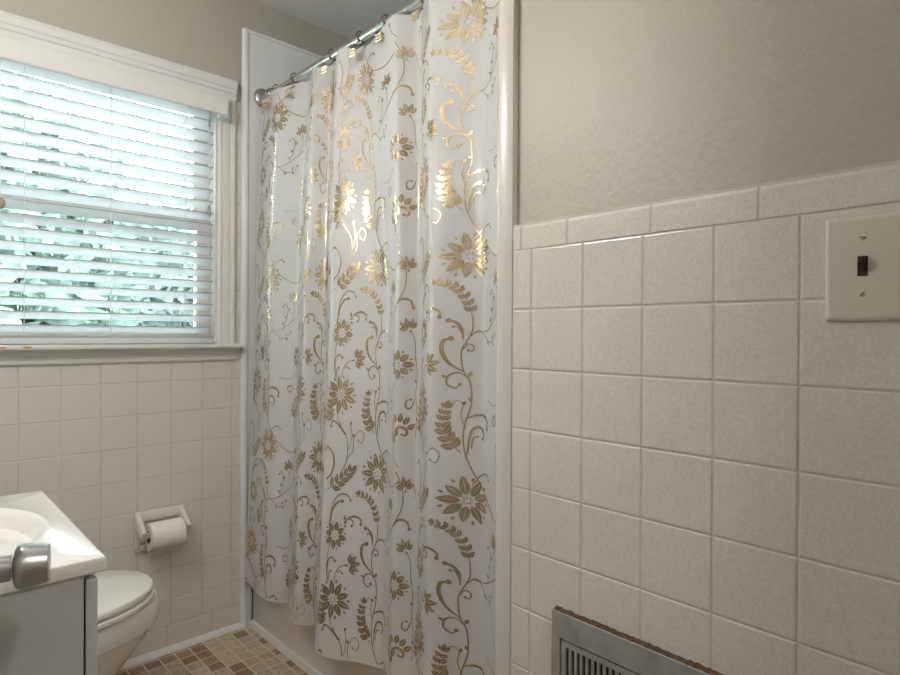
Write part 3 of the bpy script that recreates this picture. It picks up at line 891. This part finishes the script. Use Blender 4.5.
# ------------------------------------------------------------------ toilet
to = thing('toilet', (.2, 1.84, 0), 'white porcelain toilet with closed lid between vanity and window wall', 'toilet')
TY = 1.842
def egg(xb, xf, hw, z, n=48, sharp=1.0):
    """outline: rounded back, longer oval front"""
    xm = xb + (xf-xb)*.42; out = []
    for k in range(n):
        t = 2*PI*k/n; c, s = math.cos(t), math.sin(t)
        x = xm + (xf-xm)*math.copysign(abs(c)**.95, c) if c >= 0 else xm + (xm-xb)*math.copysign(abs(c)**.8, c)
        out.append((x, TY + hw*math.copysign(abs(s)**.92, s), z))
    return out
bm = bmesh.new()
loft(bm, [egg(-.02, .455, .105, 0), egg(-.02, .455, .105, .015), egg(-.01, .435, .096, .05), egg(-.01, .432, .095, .11), egg(-.03, .455, .108, .17),
          egg(-.05, .500, .132, .225), egg(-.07, .537, .158, .270), egg(-.08, .553, .171, .300), egg(-.08, .558, .175, .3065), egg(-.085, .566, .181, .309), egg(-.085, .572, .186, .330), egg(-.085, .570, .185, .362), egg(-.085, .564, .180, .372), egg(-.06, .50, .13, .372), egg(-.02, .45, .10, .30), egg(.1, .38, .06, .22)])
fin('bowl', bm, M['porcelain'], to, angle=50)
bm = bmesh.new()
def plate(z0, z1, xb, xf, hw, e=.006):
    bm = bmesh.new()
    loft(bm, [egg(xb+e, xf-e, hw-e, z0), egg(xb+.001, xf-.001, hw-.001, z0+e*.5), egg(xb, xf, hw, (z0+z1)/2), egg(xb+.001, xf-.001, hw-.001, z1-e*.5), egg(xb+e, xf-e, hw-e, z1), egg(xb+.08, xf-.1, hw*.5, z1+.0022)])
    return bm
bm = bmesh.new()
loft(bm, [egg(.06+.004, .556-.004, .183-.004, .3780), egg(.06, .556, .184, .3800), egg(.06, .556, .184, .3895), egg(.063, .553, .181, .3910), egg(.12, .47, .115, .3910), egg(.125, .465, .110, .3780), egg(.064, .552, .179, .3780)], cap=False)
for sy_ in (-1, 1):
    for sx_ in (.16, .42): box(bm, sx_, sx_+.03, TY+sy_*.135-.008, TY+sy_*.135+.008, .3721, .3782); box(bm, sx_, sx_+.03, TY+sy_*.135-.008, TY+sy_*.135+.008, .3908, .3975)
fin('seat', bm, M['seat'], to, angle=50)
fin('lid', plate(.3962, .4155, .055, .552, .183, .0035), M['seat'], to, angle=50)
for s_ in (-1, 1): fin('hinge', bx(.030, .0535, TY+s_*.07-.018, TY+s_*.07+.018, .3725, .404, bev=.005), M['seat'], to, angle=40)
fin('tank', bx(XL+.016, .005, TY-.20, TY+.20, .372, .70, bev=.02, seg=3), M['porcelain'], to, angle=40)
fin('tank_lid', bx(XL+.014, .015, TY-.21, TY+.21, .7005, .735, bev=.010, seg=3), M['porcelain'], to, angle=40)
bm = bmesh.new(); lathe(bm, (.0045, TY-.13, .65), (1, 0, 0), [(0, 0), (0, .012), (.012, .011), (.014, 0)], 16); box(bm, .012, .019, TY-.135, TY-.06, .644, .656, bev=.002)
fin('flush_handle', bm, M['chrome'], to, angle=40)

# ------------------------------------------------------------------ vanity
va = thing('vanity_cabinet', (0, 1.19, 0), 'grey painted vanity cabinet in the bottom left corner under the white sink top', 'vanity cabinet')
vy0, vy1 = .957, 1.422
bm = bmesh.new()
box(bm, XL+.0145, .2000, vy0, vy0+.016, .0, .7775, bev=.0015, seg=1); box(bm, XL+.0145, .2000, vy1-.016, vy1, .0, .7775, bev=.0015, seg=1)
box(bm, XL+.0145, XL+.022, vy0+.016, vy1-.016, .0, .7775); box(bm, XL+.022, .2000, vy0+.016, vy1-.016, .09, .105); box(bm, .13, .14, vy0+.016, vy1-.016, .0, .09)
fin('cabinet_body', bm, M['cabinet'], va)
fin('dark_reveal', bx(.2002, .2022, vy0+.003, vy1-.003, .09, .770), M['dark'], va, label='dark gap between cabinet side and door')
for a_, b_, hs in ((vy0, 1.188, 1), (1.191, vy1, -1)):
    bm = bmesh.new(); box(bm, .2024, .2175, a_, b_, .095, .7690, bev=.003, seg=2)
    d_ = fin('door', bm, M['cabinet'], va, angle=30)
    bm = bmesh.new()
    ky = b_-.035 if hs > 0 else a_+.035
    lathe(bm, (.2173, ky, .60), (1, 0, 0), [(0, 0), (0, .006), (.010, .006), (.014, .014), (.022, .014), (.026, .008), (.027, 0)], 18)
    fin('knob', bm, M['nickel'], d_, smooth=True)
sk = thing('sink_top', (0, 1.19, .80), 'glossy white moulded sink top with oval basin on the grey vanity', 'sink')
bm = bmesh.new()
ex0, ex1, ey0, ey1 = XL+.0145, .2266, .9488, 1.4303
ecx, ecy, ea, eb = .025, 1.182, .168, .198
nA = 128
def rect_ring(ins, z, rad):
    out = []
    for k in range(nA):
        t = 2*PI*k/nA; c, s = math.cos(t), math.sin(t)
        x0_, x1_, y0_, y1_ = ex0+ins, ex1-ins, ey0+ins, ey1-ins
        kx = ((x1_-ecx) if c > 0 else (ecx-x0_))/max(abs(c), 1e-9); ky = ((y1_-ecy) if s > 0 else (ecy-y0_))/max(abs(s), 1e-9)
        r = min(kx, ky); out.append((ecx+c*r, ecy+s*r, z))
    return out
# snap the sampled angles nearest each corner to the corner itself
def corner_snap(ring, ins):
    for X_ in (ex0+ins, ex1-ins):
        for Y_ in (ey0+ins, ey1-ins):
            k = min(range(nA), key=lambda q: (ring[q][0]-X_)**2+(ring[q][1]-Y_)**2)
            ring[k] = (X_, Y_, ring[k][2])
    return ring
def oval(f, z):
    return [(ecx+ea*f*math.cos(2*PI*k/nA), ecy+eb*f*math.sin(2*PI*k/nA), z) for k in range(nA)]
loft(bm, [corner_snap(rect_ring(.003, .7778, 0), .003), corner_snap(rect_ring(0, .7805, 0), 0), corner_snap(rect_ring(0, .7945, 0), 0), corner_snap(rect_ring(.0018, .7985, 0), .0018), corner_snap(rect_ring(.006, .800, 0), .006),
          oval(1.06, .800), oval(1.03, .8020), oval(1.0, .8038), oval(.965, .8030), oval(.93, .797), oval(.89, .787), oval(.83, .768), oval(.74, .742), oval(.60, .716), oval(.42, .699), oval(.22, .692), oval(.08, .690)])
fin('basin_slab', bm, M['marble'], sk, angle=38)
bm = bmesh.new(); lathe(bm, (ecx, ecy, .6905), (0, 0, 1), [(0, 0), (0, .024), (.003, .023), (.004, .016), (.002, .012), (.002, 0)], 24)
fin('drain', bm, M['chrome'], sk, angle=40)

# ------------------------------------------------------------------ entry door (only its knob reaches into the view)
kD = .675
def ray(px, py):
    yaw, pit, rol = .7529, -.0056, .0059
    w = Vector((math.sin(yaw)*math.cos(pit), math.cos(yaw)*math.cos(pit), math.sin(pit)))
    r = Vector((math.cos(yaw), -math.sin(yaw), 0)); u = r.cross(w)
    c, s = math.cos(rol), math.sin(rol)
    return w, c*r+s*u, -s*r+c*u
cw, cr, cu = ray(0, 0)
K0 = Vector((.0926, .8364, H-.268))
axd = Vector((.972, -.235, 0)).normalized()
ld = Vector((.235, .972, 0)).normalized()          # along the leaf, hinge -> latch edge
face = K0 - axd*.024
dr = thing('door_1', (face.x, face.y, 0), 'open white bathroom door at the left with a brushed nickel knob', 'door', kind='structure')
bm = bmesh.new()
wleaf = .77; e1 = face + ld*.058; e0 = e1 - ld*wleaf
def lp(s, d, z): 
    q = e0 + ld*s - axd*d; return (q.x, q.y, z)
vs = [bm.verts.new(lp(s, d, z)) for z in (.01, 2.03) for d in (0, .035) for s in (0, wleaf)]
for q in ((0, 2, 3, 1), (4, 5, 7, 6), (0, 1, 5, 4), (2, 6, 7, 3), (0, 4, 6, 2), (1, 3, 7, 5)): bm.faces.new([vs[i] for i in q])
bmesh.ops.bevel(bm, geom=list(bm.edges), offset=.002, segments=1, affect='EDGES')
leafo = fin('door_leaf', bm, M['door'], dr)
bm = bmesh.new()
lathe(bm, face + axd*.0002, axd, [(0, 0), (0, .032), (.003, .0325), (.008, .028), (.010, .0150), (.0335, .0140), (.0338, .0105), (.0360, .0105), (.0365, .0175), (.0385, .0225), (.0420, .0248), (.0470, .0252), (.0540, .0240), (.0640, .0222), (.0690, .0212), (.0700, .0200), (.0702, 0)], 48)
fin('door_knob', bm, M['nickel'], dr, angle=35, label='brushed nickel tulip-shaped knob')

# ------------------------------------------------------------------ switch plate
sw = thing('light_switch', (XR, .185, H+.082), 'ivory light switch plate with dark brown toggle on the beige tiled right wall', 'light switch')
bm = bmesh.new()
pz0, pz1, py0, py1 = H+.0185, H+.1435, .1455, .2245
rings = []
for ins, d in ((0, 0), (0, .0025), (.0012, .0044), (.0035, .0056), (.006, .0060)):
    rings.append([(XR-.0002-d, y_, z_) for y_, z_ in ((py0+ins, pz0+ins), (py1-ins, pz0+ins), (py1-ins, pz1-ins), (py0+ins, pz1-ins))])
loft(bm, rings); fin('cover_plate', bm, M['plate'], sw)
bm = bmesh.new()
tz_, ty_ = H+.0835, .1852
box(bm, XR-.0070, XR-.0058, ty_-.0052, ty_+.0052, tz_-.0118, tz_+.0118)
rg = []
for d, dz, hh, hw in ((.0060, .0005, .0095, .0040), (.0105, .0035, .0068, .0036), (.0155, .0065, .0045, .0032), (.0170, .0070, .0030, .0022)):
    rg.append([(XR-d, ty_+a_*hw, tz_+dz+b_*hh) for a_, b_ in ((-1, -1), (1, -1), (1, 1), (-1, 1))])
loft(bm, rg); fin('toggle', bm, M['toggle'], sw, label='dark brown toggle lever')
for z_, an in ((H+.1175, .15), (H+.0505, -.9)):
    bm = bmesh.new(); lathe(bm, (XR-.0060, ty_, z_), (-1, 0, 0), [(0, 0), (0, .0036), (.0008, .0034), (.0014, .0022), (.0016, 0)], 16)
    ca, sa = math.cos(an), math.sin(an)
    s_ = fin('screw', bm, M['plate'], sw, smooth=True)
    bm = bmesh.new()
    vs = []
    for d in (.0012, .0018):
        for a_, b_ in ((-1, -1), (1, -1), (1, 1), (-1, 1)):
            p_, q_ = a_*.0033, b_*.0005
            vs.append(bm.verts.new((XR-.0060-d, ty_+p_*ca-q_*sa, z_+p_*sa+q_*ca)))
    for q in ((0, 1, 2, 3), (4, 5, 6, 7), (0, 1, 5, 4), (1, 2, 6, 5), (2, 3, 7, 6), (3, 0, 4, 7)): bm.faces.new([vs[i] for i in q])
    fin('screw_slot', bm, M['toggle'], s_)

# ------------------------------------------------------------------ wall vent
ve = thing('wall_vent', (XR, .42, .25), 'grey metal wall vent grille with rusty top edge low on the right wall', 'vent grille')
vy0, vy1, vz0, vz1 = VENT[0], VENT[1], VENT[2], VENT[3]
dp = .0125
fy0, fy1, fz0, fz1 = vy0+.018, vy1-.0175, vz0+.047, vz1-.0435
bm = bmesh.new()
xo = XR-dp
# frame: outer box with sloping returns, open centre
o0 = [(XR-.0002, vy0, vz0), (XR-.0002, vy1, vz0), (XR-.0002, vy1, vz1), (XR-.0002, vy0, vz1)]
o1 = [(xo+.0006, vy0, vz0), (xo+.0006, vy1, vz0), (xo+.0006, vy1, vz1), (xo+.0006, vy0, vz1)]
o2 = [(xo, vy0+.0006, vz0+.0006), (xo, vy1-.0006, vz0+.0006), (xo, vy1-.0006, vz1-.0006), (xo, vy0+.0006, vz1-.0006)]
i1 = [(xo, fy0, fz0), (xo, fy1, fz0), (xo, fy1, fz1), (xo, fy0, fz1)]
i2 = [(XR-.001, fy0, fz0), (XR-.001, fy1, fz0), (XR-.001, fy1, fz1), (XR-.001, fy0, fz1)]
loft(bm, [o0, o1, o2, i1, i2], cap=False)
fin('vent_frame', bm, M['steel'], ve)
fin('duct_opening', bx(XR-.0012, XR-.0004, fy0, fy1, fz0, fz1), M['dark'], ve, label='black opening behind the louvre bars')
g = .0028; gy0, gy1, gz0, gz1 = fy0+g, fy1-g, fz0+g, fz1-g
bm = bmesh.new(); xg0, xg1 = xo+.0015, xo+.006
bw = .0085
box(bm, xg0, xg1, gy0, gy0+bw, gz0, gz1); box(bm, xg0, xg1, gy1-bw, gy1, gz0, gz1); box(bm, xg0, xg1, gy0+bw, gy1-bw, gz1-.010, gz1); box(bm, xg0, xg1, gy0+bw, gy1-bw, gz0, gz0+.010)
k = 0; yb = gy1-bw-.0058
while yb-.0052 > gy0+bw:
    box(bm, xg0+.0005, xg1, yb-.0052, yb, gz0+.010, gz1-.010); yb -= .0110
fin('louvre_grille', bm, M['steel'], ve)
# rust crust along the top return and the tile joint
bm = bmesh.new()
nr_ = 90
top_ = []; 
for k in range(nr_+1):
    y_ = vy0+.002 + (vy1-vy0-.004)*k/nr_
    j = random.random
    top_.append([(XR-.0003, y_, vz1+.0002), (XR-.0003, y_, vz1+.0018+.0022*j()), (XR-.004, y_, vz1+.0012+.0012*j()), (XR-.009, y_, vz1+.0006+.001*j()), (xo+.0012+.001*j(), y_, vz1+.0003), (xo+.0008-.0006*j(), y_, vz1-.0012-.0028*j()**2), (xo+.0015, y_, vz1-.001)])
loft(bm, top_)
fin('rust_crust', bm, M['rust'], ve, label='brown rust crust along the top edge')

# ------------------------------------------------------------------ outside: trees and lawn
structure('lawn', bx(-14, 16, YP+.13, 30, -1.3, -1.2), M['grass'], 'grass outside the window', 'lawn')
def tree(x, y, h, r, mat, label, nl=5200):
    t = thing('tree', (x, y, -1.2), label, 'tree', 'trees outside the window')
    bm = bmesh.new(); tube(bm, [(x, y, -1.2), (x+.1, y, h*.3), (x-.05, y+.1, h*.75)], [.20, .15, .05], 10); fin('trunk', bm, M['bark'], t, smooth=True)
    cen = []
    for k in range(75):
        a = rng.uniform(0, 2*PI); q = rng.uniform(0, 1)**.5*r*.75; zz_ = -.7 + (h+.7)*rng.uniform(0, 1)**1.4
        cen.append((x+q*math.cos(a), y+q*math.sin(a), zz_, rng.uniform(.35, .6)*r*.75))
    cen = np.array(cen); ii = rng.integers(0, len(cen), nl)
    d = rng.normal(size=(nl, 3)); d /= np.linalg.norm(d, axis=1)[:, None]
    p = cen[ii, :3] + d*cen[ii, 3:4]*rng.uniform(.55, 1, (nl, 1))
    u_ = rng.normal(size=(nl, 3)); u_ /= np.linalg.norm(u_, axis=1)[:, None]
    w_ = np.cross(u_, rng.normal(size=(nl, 3))); w_ /= np.linalg.norm(w_, axis=1)[:, None]
    L_ = rng.uniform(.13, .26, (nl, 1)); W_ = L_*.42
    v = np.stack([p-u_*L_, p+w_*W_, p+u_*L_, p-w_*W_], 1).reshape(-1, 3)
    f = np.arange(nl*4).reshape(-1, 4)
    me = bpy.data.meshes.new('foliage'); me.from_pydata([tuple(q) for q in v], [], [tuple(int(i) for i in q) for q in f])
    link_mesh('foliage', me, mat, t)
tree(.5, 7.6, 3.4, 1.5, M['leafA'], 'leafy green tree outside, behind the left part of the blind', 5000)
tree(4.3, 7.8, 3.4, 1.5, M['leafB'], 'pale green tree outside, behind the right part of the blind', 5000)
he = thing('hedge', (3, 11.5, -1.2), 'long blue-green hedge outside, low behind the lower half of the blind', 'hedge')
bm = bmesh.new(); box(bm, -6, 12, 10.95, 12.4, -1.2, 2.9); fin('branches', bm, M['leafC'], he)
nl = 16000
p = np.stack([rng.uniform(-6, 12, nl), 11.05-.35*rng.uniform(0, 1, nl)**2, rng.uniform(-1.2, 3.15, nl)], 1)
p[:, 2] = np.where(p[:, 2] > 2.6, 2.6+(p[:, 2]-2.6)*(1+.5*np.sin(p[:, 0]*2.1)), p[:, 2])
d = rng.normal(size=(nl, 3))*np.array([1, .45, 1]); d /= np.linalg.norm(d, axis=1)[:, None]
w_ = np.cross(d, np.array([0, 1, 0])+.35*rng.normal(size=(nl, 3))); w_ /= np.linalg.norm(w_, axis=1)[:, None]
L_ = rng.uniform(.10, .19, (nl, 1)); W_ = L_*.42
v = np.stack([p-d*L_, p+w_*W_, p+d*L_, p-w_*W_], 1).reshape(-1, 3)
me = bpy.data.meshes.new('foliage'); me.from_pydata([tuple(q) for q in v], [], [tuple(int(i) for i in q) for q in np.arange(nl*4).reshape(-1, 4)])
link_mesh('foliage', me, M['leafC'], he)

# ------------------------------------------------------------------ lamps
vl = thing('vanity_light', (XL, 1.19, 1.90), 'three globe vanity light on the left wall above the sink', 'wall lamp')
fin('back_bar', bx(XL+.0001, XL+.03, .94, 1.44, 1.84, 1.90, bev=.006), M['chrome'], vl)
for y_ in (1.02, 1.19, 1.36):
    bm = bmesh.new(); bmesh.ops.create_uvsphere(bm, u_segments=24, v_segments=16, radius=.05, matrix=Matrix.Translation((XL+.095, y_, 1.87)))
    gl = fin('globe_shade', bm, M['bulb'], vl, smooth=True)
    bm = bmesh.new(); tube(bm, [(XL+.028, y_, 1.87), (XL+.05, y_, 1.87)], .018, 14); fin('socket', bm, M['chrome'], gl, angle=40)
hl = thing('ceiling_light', (.35, -.65, ZC), 'round glass ceiling light in the hall', 'ceiling lamp')
bm = bmesh.new(); lathe(bm, (.35, -.65, ZC-.0005), (0, 0, -1), [(0, 0), (0, .16), (.02, .165), (.06, .14), (.09, .08), (.10, 0)], 32)
fin('glass_bowl', bm, M['halllamp'], hl, smooth=True)

sun = bpy.data.lights.new('sun', 'SUN'); sun.energy = 2.5; sun.angle = .02; sun.color = (1, .97, .92)
so_ = bpy.data.objects.new('sun', sun); C.objects.link(so_); so_.location = (-4, -6, 9)
so_.rotation_euler = Vector((.35, .75, -.65)).to_track_quat('-Z', 'Y').to_euler()
wd = bpy.data.worlds.new('sky'); bpy.context.scene.world = wd; wd.use_nodes = True
bg = wd.node_tree.nodes['Background']; bg.inputs['Color'].default_value = (.86, .94, 1, 1); bg.inputs['Strength'].default_value = 36.0

# ------------------------------------------------------------------ camera
cam = bpy.data.cameras.new('camera'); cam.sensor_width = 36; cam.sensor_fit = 'HORIZONTAL'; cam.lens = 36*F_/900
cam.clip_start = .02
co = bpy.data.objects.new('camera', cam); C.objects.link(co)
m3 = Matrix((cr, cu, -cw)).transposed()
co.matrix_world = Matrix.Translation((0, 0, H)) @ m3.to_4x4()
sc = bpy.context.scene
sc.camera = co
vs_ = sc.view_settings
sc.display_settings.display_device = 'sRGB'
vs_.view_transform = 'Standard'; vs_.look = 'None'; vs_.exposure = .54; vs_.gamma = 1; vs_.use_curve_mapping = False
sc.cycles.max_bounces = 10; sc.cycles.diffuse_bounces = 6; sc.cycles.transparent_max_bounces = 16
sc.cycles.sample_clamp_indirect = 6
